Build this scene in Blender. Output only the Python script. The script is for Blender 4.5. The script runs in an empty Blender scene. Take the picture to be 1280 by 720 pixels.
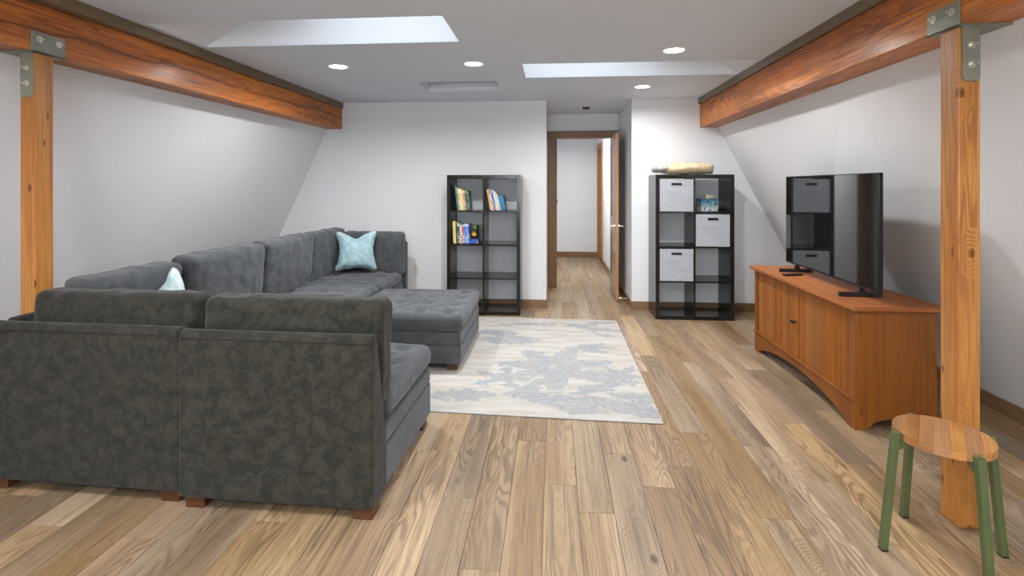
import bpy, bmesh, math, random
from mathutils import Vector, Matrix, noise
random.seed(11)
D = bpy.data
scene = bpy.context.scene
COL = scene.collection
PI = math.pi

# ---------------------------------------------------------------- camera
cam_d = D.cameras.new('camera'); cam = D.objects.new('camera', cam_d); COL.objects.link(cam)
cam.location = (0, 0, 1.35)
cam.rotation_euler = (PI / 2, 0, math.atan(51 / 640))
cam_d.sensor_width = 36; cam_d.lens = 18.0; cam_d.shift_y = -127 / 1280
cam_d.clip_start = 0.02
scene.camera = cam
# ---------------------------------------------------------------- sky seen by the skylights
world = D.worlds.new('sky'); scene.world = world; world.use_nodes = True
bg = world.node_tree.nodes['Background']
bg.inputs[0].default_value = (0.86, 0.93, 1.0, 1); bg.inputs[1].default_value = 4.0
# ---------------------------------------------------------------- exposure
vs = scene.view_settings
vs.view_transform = 'Standard'; vs.look = 'None'; vs.gamma = 1; vs.use_curve_mapping = False
vs.exposure = 0.27
LAMP_W = 20.0
LAMP_COL = (1.0, 0.975, 0.95)
FILL_W = 45.0  # unseen fill light, added to brighten surfaces facing the camera
wl = D.lights.new('rear_fill', 'AREA'); wl.shape = 'RECTANGLE'; wl.size = 2.3; wl.size_y = 1.15; wl.energy = FILL_W; wl.color = (.92, .96, 1)
wlo = D.objects.new('rear_fill', wl); COL.objects.link(wlo); wlo.location = (-.2, -2.72, 1.45); wlo.rotation_euler = (PI / 2, 0, 0)
H = 2.31            # ceiling height
# ceiling lamps: the four in view, the ones of the same grid over and behind the camera, one in the hall
LAMPS = [(-1.71, 3.97), (-0.617, 3.966), (0.85, 3.683), (0.857, 5.0),
         (-1.71, 1.0), (-0.62, 0.5), (0.85, 0.7), (-1.71, -0.9), (-0.3, -1.2), (0.85, -0.9)]
HALL_LAMPS = [(0.40, 8.0)]

# ================================================================ shader helpers
class S:
    """a socket with arithmetic"""
    nt = None
    def __init__(s, sock): s.s = sock
def _m(op, a, b=None, c=None, clamp=False):
    n = S.nt.nodes.new('ShaderNodeMath'); n.operation = op; n.use_clamp = clamp
    for i, v in enumerate((a, b, c)):
        if v is None: continue
        if isinstance(v, S): S.nt.links.new(v.s, n.inputs[i])
        else: n.inputs[i].default_value = v
    return S(n.outputs[0])
S.__add__ = lambda a, b: _m('ADD', a, b); S.__radd__ = S.__add__
S.__mul__ = lambda a, b: _m('MULTIPLY', a, b); S.__rmul__ = S.__mul__
S.__sub__ = lambda a, b: _m('SUBTRACT', a, b); S.__rsub__ = lambda a, b: _m('SUBTRACT', b, a)

def new_mat(name):
    m = D.materials.new(name); m.use_nodes = True
    nt = m.node_tree; S.nt = nt
    bsdf = nt.nodes['Principled BSDF']
    return m, nt, bsdf
def link(a, b): S.nt.links.new(a.s if isinstance(a, S) else a, b)
def coord(kind='Object'):
    n = S.nt.nodes.new('ShaderNodeTexCoord'); return n.outputs[kind]
def mapping(vec, scale=(1, 1, 1), loc=(0, 0, 0), rot=(0, 0, 0), typ='POINT'):
    n = S.nt.nodes.new('ShaderNodeMapping'); n.vector_type = typ
    link(vec, n.inputs[0]); n.inputs['Location'].default_value = loc
    n.inputs['Rotation'].default_value = rot; n.inputs['Scale'].default_value = scale
    return n.outputs[0]
def noise_t(vec, scale, detail=3, rough=0.5, dist=0.0):
    n = S.nt.nodes.new('ShaderNodeTexNoise'); link(vec, n.inputs['Vector'])
    n.inputs['Scale'].default_value = scale; n.inputs['Detail'].default_value = detail
    n.inputs['Roughness'].default_value = rough; n.inputs['Distortion'].default_value = dist
    return S(n.outputs[0])
def smooth(v, a, b, lo=0.0, hi=1.0):
    n = S.nt.nodes.new('ShaderNodeMapRange'); n.interpolation_type = 'SMOOTHSTEP'
    link(v, n.inputs[0]); n.inputs[1].default_value = a; n.inputs[2].default_value = b
    n.inputs[3].default_value = lo; n.inputs[4].default_value = hi
    return S(n.outputs[0])
def mixc(f, a, b, mode='MIX'):
    n = S.nt.nodes.new('ShaderNodeMix'); n.data_type = 'RGBA'; n.blend_type = mode
    if isinstance(f, (int, float)): n.inputs[0].default_value = f
    else: link(f, n.inputs[0])
    for v, i in ((a, 6), (b, 7)):
        if isinstance(v, tuple): n.inputs[i].default_value = (*v, 1)
        else: link(v, n.inputs[i])
    return S(n.outputs[2])
def bump(h, bsdf, strength=0.3, dist=0.01):
    n = S.nt.nodes.new('ShaderNodeBump'); n.inputs['Strength'].default_value = strength
    n.inputs['Distance'].default_value = dist; link(h, n.inputs['Height'])
    link(n.outputs[0], bsdf.inputs['Normal'])
def vadd(v, w):
    n = S.nt.nodes.new('ShaderNodeVectorMath'); n.operation = 'ADD'; link(v, n.inputs[0])
    if isinstance(w, tuple): n.inputs[1].default_value = w
    else: link(w, n.inputs[1])
    return n.outputs[0]
def combine(x, y, z):
    n = S.nt.nodes.new('ShaderNodeCombineXYZ')
    for i, v in enumerate((x, y, z)):
        if isinstance(v, S): link(v, n.inputs[i])
        else: n.inputs[i].default_value = v
    return n.outputs[0]
def sep(v):
    n = S.nt.nodes.new('ShaderNodeSeparateXYZ'); link(v, n.inputs[0])
    return [S(o) for o in n.outputs]
def rnd():
    n = S.nt.nodes.new('ShaderNodeObjectInfo'); return S(n.outputs['Random'])

def plain(name, col, rough=0.5, metal=0.0, spec=0.5, var=0.06, bscale=0, bstr=0.1):
    m, nt, b = new_mat(name)
    c = coord()
    n = noise_t(c, 9, 3)
    dark = tuple(max(0, x * (1 - var)) for x in col); lite = tuple(min(1, x * (1 + var)) for x in col)
    link(mixc(smooth(n, .3, .7), dark, lite), b.inputs['Base Color'])
    b.inputs['Roughness'].default_value = rough; b.inputs['Metallic'].default_value = metal
    b.inputs['Specular IOR Level'].default_value = spec
    if bscale: bump(noise_t(c, bscale, 3), b, bstr, 0.002)
    return m

def wood(name, light, mid, dark, axis='y', rough=0.4, coat=0.0, ring=9.0, across=9.0, along=0.9,
         contour=0.55, fiber=0.35, knots=0.0, tone=0.0, warm=None, bstr=0.08, kscale=5.0, crack=None, knotr=.065):
    """grain runs along axis; contour lines of a stretched noise give cathedral figure"""
    m, nt, b = new_mat(name)
    x, y, z = sep(coord())
    if axis == 'y': u, v, w = x, y, z
    elif axis == 'z': u, v, w = x, z, y
    else: u, v, w = y, x, z
    r = rnd()
    p = combine(u + r * 37.0, v + r * 91.0, w + r * 13.0)
    pa = mapping(p, (across, along, across))
    n1 = noise_t(pa, 1.0, 2.5, 0.45, 0.35)
    cont = n1
    kmask = None
    if knots > 0:
        pk = mapping(combine(u + w * 1.83 + r * 37.0, v + r * 91.0, 0.0), (kscale, kscale * .5, 1))
        vo = S.nt.nodes.new('ShaderNodeTexVoronoi'); vo.feature = 'F1'; vo.voronoi_dimensions = '2D'; link(pk, vo.inputs['Vector'])
        vo.inputs['Scale'].default_value = 1.0
        dist = S(vo.outputs['Distance'])
        cr = S.nt.nodes.new('ShaderNodeSeparateColor'); link(vo.outputs['Color'], cr.inputs[0])
        on = _m('GREATER_THAN', S(cr.outputs[0]), 1 - knots)
        near = smooth(dist, 0.0, 0.42, 1.0, 0.0) * on
        cont = n1 + near * 0.55
        kmask = smooth(dist, knotr * .3, knotr, 1.0, 0.0) * on
    rings = _m('SINE', cont * (ring * 2 * PI))
    rings = smooth(rings, -0.4, 1.0)
    strength = smooth(noise_t(mapping(p, (2.2, .55, 2.2)), 1.6, 2), .42, .64)
    fib = noise_t(mapping(p, (150, 2.4, 150)), 1.0, 3, 0.6)
    fib2 = noise_t(mapping(p, (34, 1.1, 34)), 1.0, 3, 0.6)
    base = mixc(smooth(noise_t(mapping(p, (5.5, .5, 5.5)), 1.0, 2), .35, .65), light, mid)
    cfac = rings * (strength * 0.75 + 0.25) * contour
    c = mixc(cfac, base, dark)
    c = mixc(smooth(fib, .45, .75) * fiber, c, dark)
    c = mixc(smooth(fib2, .5, .75) * (fiber * 0.9), c, dark)
    if tone:
        val = (r - 0.5) * (2 * tone) + 1.0
        hs = S.nt.nodes.new('ShaderNodeHueSaturation'); link(val, hs.inputs['Value']); link(c, hs.inputs['Color'])
        sat = _m('FRACT', r * 7.31) * (tone * 1.6) + (1.0 - tone * .8)
        link(sat, hs.inputs['Saturation']); c = S(hs.outputs[0])
    if kmask is not None:
        c = mixc(kmask * 0.85, c, tuple(k * 0.45 for k in dark))
    if crack:
        yy = combine(v, 0.0, 0.0)
        off = (noise_t(yy, 1.1, 2) - .5) * .16 + (noise_t(yy, 9, 3, .6) - .5) * .035
        d = _m('ABSOLUTE', z - (off + crack + (v - 3.5) * .004))
        wid = noise_t(yy, 3.0, 2) * .008
        d2 = smooth(d - wid * .45, 0.0, .0035, 1.0, 0.0)
        c = mixc(d2 * .85, c, tuple(k * .6 for k in dark))
        c = mixc(smooth(d, .0, .03, .45, 0.0), c, dark)
    link(c, b.inputs['Base Color'])
    b.inputs['Roughness'].default_value = rough; b.inputs['Specular IOR Level'].default_value = .38
    if coat: b.inputs['Coat Weight'].default_value = coat; b.inputs['Coat Roughness'].default_value = 0.24
    bump(fib * 0.5 + cfac * 0.7 + fib2 * .4, b, bstr, 0.004)
    return m

def fabric(name, c1, c2, c3, sheen=0.25, patch=7.0, weave=900, bstr=0.25, seed=0.0):
    m, nt, b = new_mat(name)
    c = vadd(coord(), combine(rnd() * 31.0, seed, 0.0))
    n = noise_t(c, patch, 5, 0.62, 0.6); n2 = noise_t(c, patch * 5.5, 3, 0.6)
    f = smooth(n * 0.7 + n2 * 0.3, .40, .62)
    col = mixc(f, c1, c2)
    fine = noise_t(c, 260, 2)
    col = mixc(smooth(fine, .45, .7) * 0.45, col, c3)
    link(col, b.inputs['Base Color'])
    b.inputs['Roughness'].default_value = 0.9
    b.inputs['Specular IOR Level'].default_value = 0.15
    b.inputs['Sheen Weight'].default_value = sheen; b.inputs['Sheen Roughness'].default_value = 0.45
    b.inputs['Sheen Tint'].default_value = (0.85, 0.9, 1, 1)
    bump(fine * 0.6 + n2 * 0.8, b, bstr, 0.003)
    return m

M = {}
def paint(name, col):
    m, nt, b = new_mat(name)
    c = coord()
    link(mixc(smooth(noise_t(c, 1.3, 2), .35, .65), tuple(x * .985 for x in col), col), b.inputs['Base Color'])
    b.inputs['Roughness'].default_value = 0.75; b.inputs['Specular IOR Level'].default_value = 0.25
    bump(noise_t(c, 75, 3, .55) + noise_t(c, 22, 2) * 0.7, b, 0.16, 0.006)
    return m
M['wall'] = paint('wall_paint', (0.775, 0.79, 0.82))
M['ceil'] = paint('ceiling_paint', (0.71, 0.765, 0.845))
M['plank'] = wood('oak_plank', (.395, .292, .182), (.265, .180, .104), (.090, .055, .032), 'y', rough=.42, ring=22, across=7.5,
                  along=.9, contour=.55, fiber=.6, knots=.30, tone=.24, bstr=.10, kscale=3.2)
M['underlay'] = plain('dark_joint', (.09, .06, .04), .8)
M['beam'] = wood('stained_fir_beam', (.70, .235, .040), (.48, .140, .020), (.12, .030, .006), 'y', rough=.50, coat=.20, ring=24,
                 across=5, along=.5, contour=.75, fiber=.75, knots=.30, bstr=.8, kscale=4.5)
M['beam_cracked'] = wood('cracked_fir_beam', (.74, .26, .050), (.52, .155, .025), (.13, .034, .007), 'y', rough=.48, coat=.24, ring=24,
                 across=5, along=.5, contour=.65, fiber=.7, knots=.30, bstr=.8, kscale=4.5, crack=2.13)
M['post'] = wood('oiled_fir_post', (.52, .235, .055), (.42, .165, .034), (.22, .065, .013), 'z', rough=.42, coat=.2, ring=9,
                 across=12, along=.6, contour=.60, fiber=.6, knots=.5, bstr=.15, kscale=7.5, knotr=.11)
TR = (.26, .155, .085), (.215, .125, .066), (.12, .066, .034)
M['trim'] = wood('brown_trim', *TR, 'x', rough=.42, ring=4, contour=.3, fiber=.5)
M['trim_y'] = wood('brown_trim_lengthwise', *TR, 'y', rough=.42, ring=4, contour=.3, fiber=.5)
M['trim_z'] = wood('brown_trim_upright', (.27, .155, .078), (.225, .125, .06), (.13, .068, .032), 'z', rough=.42, ring=4, contour=.3, fiber=.5)
M['cap'] = wood('olive_brown_cap', (.20, .145, .085), (.17, .12, .068), (.10, .07, .04), 'y', rough=.30, ring=4, contour=.3, fiber=.4)
M['jamb'] = wood('golden_jamb', (.42, .20, .075), (.34, .155, .055), (.2, .08, .03), 'z', rough=.4, ring=4, contour=.3, fiber=.4)
M['doorwood'] = wood('door_stain', (.34, .28, .20), (.29, .235, .165), (.18, .14, .095), 'z', rough=.25, ring=4, contour=.3, fiber=.4)
M['dooredge'] = wood('door_edge', (.50, .24, .12), (.42, .19, .09), (.26, .11, .05), 'z', rough=.4, ring=4, contour=.2, fiber=.4)
M['cherry_x'] = wood('cherry_top', (.42, .150, .040), (.33, .105, .026), (.18, .055, .014), 'y', rough=.5, coat=0, ring=9, across=6, along=.7, contour=.32, fiber=.45)
M['cherry_z'] = wood('cherry_upright', (.27, .090, .014), (.205, .064, .009), (.12, .032, .005), 'z', rough=.42, ring=8, across=5, along=.5, contour=.28, fiber=.4)
M['slat'] = wood('cherry_slat', (.34, .126, .026), (.26, .088, .016), (.15, .043, .008), 'z', rough=.42, ring=3, across=5, along=.5, contour=.2, fiber=.35, tone=.07)
M['acacia'] = wood('acacia_seat', (.47, .235, .085), (.32, .145, .048), (.20, .08, .028), 'x', rough=.5, ring=6, across=20, along=1.2, contour=.45, fiber=.5, tone=.12)
M['darkleg'] = wood('dark_wood_foot', (.10, .038, .016), (.075, .028, .012), (.04, .015, .008), 'x', rough=.4, ring=4, contour=.3, fiber=.3)
M['blackwood'] = wood('black_brown_laminate', (.016, .015, .012), (.013, .012, .010), (.009, .008, .006), 'z', rough=.17, ring=6, contour=.4, fiber=.4, bstr=.02)
M['green'] = plain('olive_green_steel', (.078, .105, .040), .42, 0, .5, .05, 300, .1)
M['bracket'] = plain('grey_green_painted_steel', (.235, .25, .20), .38, .35, .5, .12, 60, .15)
M['zinc'] = plain('zinc_bolt', (.68, .67, .60), .28, 1.0, .5, .06)
M['nickel'] = plain('satin_nickel', (.55, .53, .50), .28, 1.0)
M['black'] = plain('black_plastic', (.012, .012, .013), .38)
M['bezel'] = plain('tv_bezel', (.02, .02, .022), .25, .5)
M['white'] = plain('white_plastic', (.70, .70, .69), .35, 0, .5, .02)
M['slot'] = plain('outlet_slot', (.05, .05, .05), .5)
M['knob'] = plain('dark_iron_knob', (.03, .025, .02), .35, .8)
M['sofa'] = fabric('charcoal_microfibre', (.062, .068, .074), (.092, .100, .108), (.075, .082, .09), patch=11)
M['sofa_shaded'] = fabric('charcoal_microfibre_brushed_shaded', (.022, .0215, .0175), (.047, .0445, .036), (.031, .030, .0245), patch=18, seed=3.0, sheen=.15)  # same charcoal fabric; shade and warm bounce on the near backs put into its colour
M['seam'] = plain('charcoal_piping', (.014, .014, .013), .9)
M['blue'] = fabric('pale_blue_chenille', (.27, .43, .49), (.44, .60, .65), (.32, .49, .55), .3, 14, bstr=.4)
M['blue2'] = fabric('icy_blue_chenille', (.42, .58, .64), (.66, .78, .82), (.5, .66, .72), .3, 14, bstr=.4)
M['beige'] = fabric('beige_fleece', (.56, .44, .27), (.74, .62, .42), (.50, .40, .25), .3, 24, bstr=.7)
M['greyfleece'] = fabric('grey_fleece_lining', (.30, .28, .26), (.42, .40, .37), (.30, .28, .26), .3, 24, bstr=.7)
def binmat():
    m, nt, b = new_mat('grey_white_woven_fabric')
    c = coord()
    a = noise_t(mapping(c, (14, 14, 190)), 1, 3, .6); w2 = noise_t(mapping(c, (3, 3, 38)), 1, 3, .6)
    link(mixc(smooth(a * .6 + w2 * .4, .38, .62), (.36, .39, .44), (.45, .48, .53)), b.inputs['Base Color'])
    b.inputs['Roughness'].default_value = .85
    bump(a, b, .25, .002); return m
M['bin'] = binmat()
def screen():
    m, nt, b = new_mat('tv_glass')
    n = noise_t(coord(), 3, 1)
    link(mixc(n, (.006, .007, .009), (.008, .009, .011)), b.inputs['Base Color'])
    b.inputs['Roughness'].default_value = .035; b.inputs['IOR'].default_value = 1.85
    return m
M['screen'] = screen()
def glass():
    m, nt, b = new_mat('skylight_glass')
    b.inputs['Base Color'].default_value = (.95, .98, 1, 1); b.inputs['Roughness'].default_value = .35
    b.inputs['Transmission Weight'].default_value = 1; b.inputs['IOR'].default_value = 1.1
    return m
M['glass'] = glass()
def lens():
    m, nt, b = new_mat('lamp_lens')
    b.inputs['Base Color'].default_value = (1, 1, 1, 1)
    b.inputs['Emission Color'].default_value = (*LAMP_COL, 1); b.inputs['Emission Strength'].default_value = 14
    return m
M['lens'] = lens()
def tissue():
    m, nt, b = new_mat('watercolour_blue_card')
    c = coord(); x, y, z = sep(c)
    n = noise_t(c, 22, 4, .6, 1.2)
    t = smooth(z * 7.5 + n * 1.3, .75, 1.5)
    col = mixc(t, (.72, .80, .84), (.03, .22, .33))
    col = mixc(smooth(noise_t(c, 60, 2), .56, .62), col, (.01, .07, .12))
    link(col, b.inputs['Base Color']); b.inputs['Roughness'].default_value = .5
    return m
M['tissuebox'] = tissue()
M['tissue'] = plain('cream_tissue', (.80, .74, .55), .9)
def rugmat():
    m, nt, b = new_mat('cream_rug_faded_floral')
    c = coord()
    w1 = noise_t(mapping(c, (1.0, 1.0, 1)), 13, 4, .6); w2 = noise_t(mapping(c, (1, 1, 1), (5, 3, 0)), 13, 4, .6)
    cd = vadd(c, combine((w1 - .5) * .24, (w2 - .5) * .20, 0))
    # (x, y, rotation, half length, half width): petals and leaves, in metres from the rug's near right corner
    leaves = []
    def flower(cx, cy, R, n, ph):
        for i in range(n):
            a = ph + i * 2 * PI / n
            leaves.append((cx + math.cos(a) * R * .55, cy + math.sin(a) * R * .55, a, R * .52, R * .21))
    flower(-.62, .86, .43, 7, .3)
    flower(-.16, .72, .21, 6, .9)
    flower(-.98, .62, .22, 5, .2)
    for q in [(-.22, .20, -.55, .26, .085), (-.08, .34, -.25, .2, .07), (-.05, .18, -1.0, .2, .05),
              (-.58, .26, -.3, .26, .11), (-.45, .12, 0, .16, .05), (-1.2, .3, .1, .25, .09), (-.78, .45, .9, .22, .07), (-.33, .47, .5, .2, .07),
              (-.35, 1.36, .5, .17, .05), (-.30, 1.26, -.3, .14, .045), (-.23, 1.33, .1, .14, .04),
              (-.27, 1.92, -.35, .24, .045), (-.12, 1.88, -.15, .22, .045), (-.35, 2.02, .2, .2, .05), (-.2, 1.74, -.8, .15, .03), (-.14, 2.12, .1, .16, .05),
              (-1.0, 1.5, .05, .26, .13), (-1.1, 1.7, -.3, .2, .1), (-1.0, 2.0, .3, .2, .06), (-.8, 2.03, -.1, .2, .05)]:
        leaves.append(q)
    f = None
    for (x, y, a, l, w) in leaves:
        v = mapping(cd, (l, w, 1), (x, y, 0), (0, 0, a), 'TEXTURE')
        n = S.nt.nodes.new('ShaderNodeVectorMath'); n.operation = 'LENGTH'; link(v, n.inputs[0])
        d = smooth(S(n.outputs['Value']), .86, 1.04, 1.0, 0.0)
        f = d if f is None else _m('MAXIMUM', f, d)
    streak = noise_t(mapping(c, (4.5, 62, 1)), 1, 4, .65); streak2 = noise_t(mapping(c, (2.2, 21, 1), (3, 8, 0)), 1, 4, .62)
    patch = noise_t(c, 2.1, 2)
    body = smooth(noise_t(c, 45, 3, .6) * .45 + streak * .55, .36, .50)
    f = f * (body * .70 + .20)
    extra = smooth(streak2 * .6 + streak * .4, .535, .60) * smooth(patch, .42, .56)
    f = _m('MAXIMUM', f, extra * .5)
    blue = mixc(smooth(noise_t(c, 3.3, 2), .4, .6), (.25, .28, .315), (.285, .298, .300))
    blue = mixc(smooth(noise_t(c, 30, 3), .45, .6) * .4, blue, (.35, .37, .395))
    cream = mixc(smooth(noise_t(mapping(c, (3, 14, 1)), 1, 4), .38, .62), (.405, .38, .345), (.455, .445, .425))
    cream = mixc(smooth(streak, .55, .68) * .35, cream, (.36, .355, .345))
    col = mixc(f, cream, blue)
    link(col, b.inputs['Base Color']); b.inputs['Roughness'].default_value = .95
    b.inputs['Specular IOR Level'].default_value = .1
    bump(noise_t(mapping(c, (200, 320, 1)), 1, 2), b, .3, .003)
    return m
M['rug'] = rugmat()
M['rugedge'] = plain('rug_binding', (.42, .43, .45), .95)

def cover(name, c1, c2, s=40, band=.5):
    m, nt, b = new_mat(name)
    f = smooth(noise_t(mapping(coord(), (s * .6, s * .6, s)), 1, 2), band, band + .05)
    link(mixc(f, c1, c2), b.inputs['Base Color']); b.inputs['Roughness'].default_value = .4
    return m
M['pages'] = plain('book_pages', (.75, .70, .58), .9)

# ================================================================ object helpers
def link_obj(o, parent=None):
    COL.objects.link(o)
    if parent: o.parent = parent
    return o
def obj(name, bm, mat, parent=None, smooth_=False, loc=None, rot=None):
    me = D.meshes.new(name); bm.normal_update(); bm.to_mesh(me); bm.free()
    if mat:
        for mm in (mat if isinstance(mat, list) else [mat]): me.materials.append(mm)
    if smooth_:
        me.shade_smooth()
    o = D.objects.new(name, me); link_obj(o, parent)
    if loc is not None: o.location = loc
    if rot is not None: o.rotation_euler = rot
    return o
def thing(name, label, cat, loc=(0, 0, 0), rz=0, group=None):
    o = D.objects.new(name, None); o.empty_display_size = .1; link_obj(o)
    o.location = loc; o.rotation_euler = (0, 0, rz)
    o['label'] = label; o['category'] = cat
    if group: o['group'] = group
    return o
def tag(o, label, cat, group=None):
    o['label'] = label; o['category'] = cat
    if group: o['group'] = group
    return o
def struct(o, kind='structure'):
    o['kind'] = kind; return o
def box(bm, lo, hi, bev=0.0, seg=2, mi=0):
    r = bmesh.ops.create_cube(bm, size=1)
    vs_ = r['verts']
    for v in vs_:
        v.co = Vector([lo[i] + (v.co[i] + .5) * (hi[i] - lo[i]) for i in range(3)])
    fs = {f for v in vs_ for f in v.link_faces}
    for f in fs: f.material_index = mi
    if bev:
        es = list({e for v in vs_ for e in v.link_edges})
        bmesh.ops.bevel(bm, geom=es, offset=bev, segments=seg, profile=.5, affect='EDGES')
    return vs_
def bx(lo, hi, bev=0.0, seg=2):
    bm = bmesh.new(); box(bm, lo, hi, bev, seg); return bm
def cyl(bm, c, r, h, axis='z', n=24, r2=None):
    m = Matrix.Translation(c)
    if axis == 'x': m = m @ Matrix.Rotation(PI / 2, 4, 'Y')
    if axis == 'y': m = m @ Matrix.Rotation(PI / 2, 4, 'X')
    bmesh.ops.create_cone(bm, cap_ends=True, segments=n, radius1=r, radius2=r if r2 is None else r2, depth=h, matrix=m)
def prism(bm, pts, axis, a, b, bev=0.0, seg=2):
    """polygon pts (2-D) extruded along axis from a to b.  axis x: pts=(y,z); y: (x,z); z: (x,y)"""
    def mk(p, t):
        return {'x': (t, p[0], p[1]), 'y': (p[0], t, p[1]), 'z': (p[0], p[1], t)}[axis]
    v1 = [bm.verts.new(mk(p, a)) for p in pts]; v2 = [bm.verts.new(mk(p, b)) for p in pts]
    n = len(pts); fs = [bm.faces.new(v1), bm.faces.new(v2[::-1])]
    for i in range(n): fs.append(bm.faces.new((v1[i], v2[i], v2[(i + 1) % n], v1[(i + 1) % n])))
    bmesh.ops.recalc_face_normals(bm, faces=fs)
    if bev:
        es = list({e for f in fs for e in f.edges})
        bmesh.ops.bevel(bm, geom=es, offset=bev, segments=seg, profile=.5, affect='EDGES')
def tube(bm, pts, r, n=8):
    for a, b in zip(pts[:-1], pts[1:]):
        a, b = Vector(a), Vector(b); d = b - a
        q = d.to_track_quat('Z', 'Y').to_matrix().to_4x4()
        bmesh.ops.create_cone(bm, cap_ends=True, segments=n, radius1=r, radius2=r, depth=d.length,
                              matrix=Matrix.Translation((a + b) / 2) @ q)
def copy_tree(root, loc, rz=None):
    r = root.copy(); COL.objects.link(r); r.location = loc
    if rz is not None: r.rotation_euler = (0, 0, rz)
    for ch in list(root.children):
        c = ch.copy(); COL.objects.link(c); c.parent = r
        for g in list(ch.children):
            d = g.copy(); COL.objects.link(d); d.parent = c
    return r

def cushion(size, r=.05, puff=(0, 0, 0), cuts=34, tufts=None, tuft_d=.02, wr=.004, wf=9.0, seed=0.0, pinch=0.0, sag=0.0, warp=None):
    """a stuffed block: rounded box with bulging faces, wrinkles and optional tufts on top. centred in x,y; z from 0"""
    hx, hy, hz = [s / 2 for s in size]
    bm = bmesh.new(); bmesh.ops.create_cube(bm, size=2)
    bmesh.ops.subdivide_edges(bm, edges=bm.edges[:], cuts=cuts, use_grid_fill=True)
    rr = min(r, hx, hy, hz)
    for v in bm.verts:
        n = Vector(v.co)                                   # -1..1 cube
        # pack grid lines denser to the edges
        q = Vector([math.sin(c * PI / 2) * .45 + c * .55 for c in n])
        p = Vector((q.x * hx, q.y * hy, q.z * hz))
        inner = Vector((max(-hx + rr, min(hx - rr, p.x)), max(-hy + rr, min(hy - rr, p.y)), max(-hz + rr, min(hz - rr, p.z))))
        d = p - inner
        if d.length > 1e-9:
            m = max(abs(d.x), abs(d.y), abs(d.z)); p = inner + d.normalized() * m
        sx, sy, sz = p.x / hx, p.y / hy, p.z / hz
        gx, gy, gz = 1 - sx * sx, 1 - sy * sy, 1 - sz * sz
        gx, gy, gz = max(0, gx) ** .6, max(0, gy) ** .6, max(0, gz) ** .6
        p.x += puff[0] * sx * gy * gz; p.y += puff[1] * sy * gx * gz; p.z += puff[2] * sz * gx * gy
        if pinch:
            k = abs(sx) ** 4 * abs(sz) ** 4
            p.x += pinch * sx * k; p.z += pinch * sz * k
            p.x -= pinch * .8 * sx * (abs(sx) ** 4) * (1 - sz * sz); p.z -= pinch * .8 * sz * (abs(sz) ** 4) * (1 - sx * sx)
            p.y *= 1 - .55 * max(abs(sx) ** 5, abs(sz) ** 5)
        if sag: p.z -= sag * max(0, sz) * gx
        if tufts and sz > 0:
            dd = 0
            for (tx, ty) in tufts:
                e = ((p.x - tx) ** 2 + (p.y - ty) ** 2) / (.055 ** 2)
                dd = max(dd, math.exp(-e))
                for (ux, uy) in tufts:                     # creases between neighbouring buttons
                    L = math.hypot(ux - tx, uy - ty)
                    if 0.05 < L < .34:
                        t = ((p.x - tx) * (ux - tx) + (p.y - ty) * (uy - ty)) / L / L
                        if 0 <= t <= 1:
                            px, py = tx + t * (ux - tx), ty + t * (uy - ty)
                            e = ((p.x - px) ** 2 + (p.y - py) ** 2) / (.018 ** 2)
                            dd = max(dd, .38 * math.exp(-e))
            p.z -= tuft_d * dd * min(1, max(0, sz))
        w = noise.noise(Vector((p.x * wf + seed, p.y * wf, p.z * wf))) + .5 * noise.noise(Vector((p.x * wf * 2.4 + seed, p.y * wf * 2.4, p.z * wf * 2.4)))
        dirn = Vector((sx * abs(sx) ** 3, sy * abs(sy) ** 3, sz * abs(sz) ** 3))
        if dirn.length > 0: p += dirn.normalized() * w * wr
        if warp: p = warp(p, sx, sy, sz)
        p.z += hz
        v.co = p
    return bm

# ================================================================ room shell
YW, YN = 5.72, -2.6          # far wall, wall behind the camera
YA = 6.85                    # wall with the door, end of the alcove
AL, AR = -0.073, 0.865       # alcove sides
# ---- floor: underlay slab plus every plank of the part in view
P, X0, L = .14644, -.0383, 1.28
fl = struct(obj('floor', bx((-3.6, YN, -.06), (2.9, YW, -.008)), M['underlay']))
bm = bmesh.new(); box(bm, (-.6, YW, -.06), (1.5, 10.0, -.008)); 
struct(obj('floor', bm, M['underlay']))
hall_floor = D.objects['floor.001']
plank_mesh = {}
def plank(parent, x0, x1, y0, y1):
    key = (round(x1 - x0, 4), round(y1 - y0, 4))
    if key not in plank_mesh:
        bm = bmesh.new(); box(bm, (0, 0, -.008), (key[0] - .0011, key[1] - .0011, 0))
        es = [e for e in bm.edges if all(abs(v.co.z) < 1e-6 for v in e.verts)]
        bmesh.ops.bevel(bm, geom=es, offset=.0009, segments=1, affect='EDGES')
        me = D.meshes.new('plank'); bm.normal_update(); bm.to_mesh(me); bm.free(); me.materials.append(M['plank']); plank_mesh[key] = me
    o = D.objects.new('plank', plank_mesh[key]); link_obj(o, parent); o.location = (x0 + .00055, y0 + .00055, 0)
SEAM = {-14: 1.887, -12: 1.742, -5: 2.563, -3: 2.194, -2: 1.789, -1: 2.717, 0: 2.327, 1: 2.139, 2: 2.614, 3: 2.343, 4: 2.526,
        5: 2.875, 6: 2.158, 7: 2.751, 8: 2.445, 9: 3.035, 10: 2.617}
rest = bmesh.new()
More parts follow.
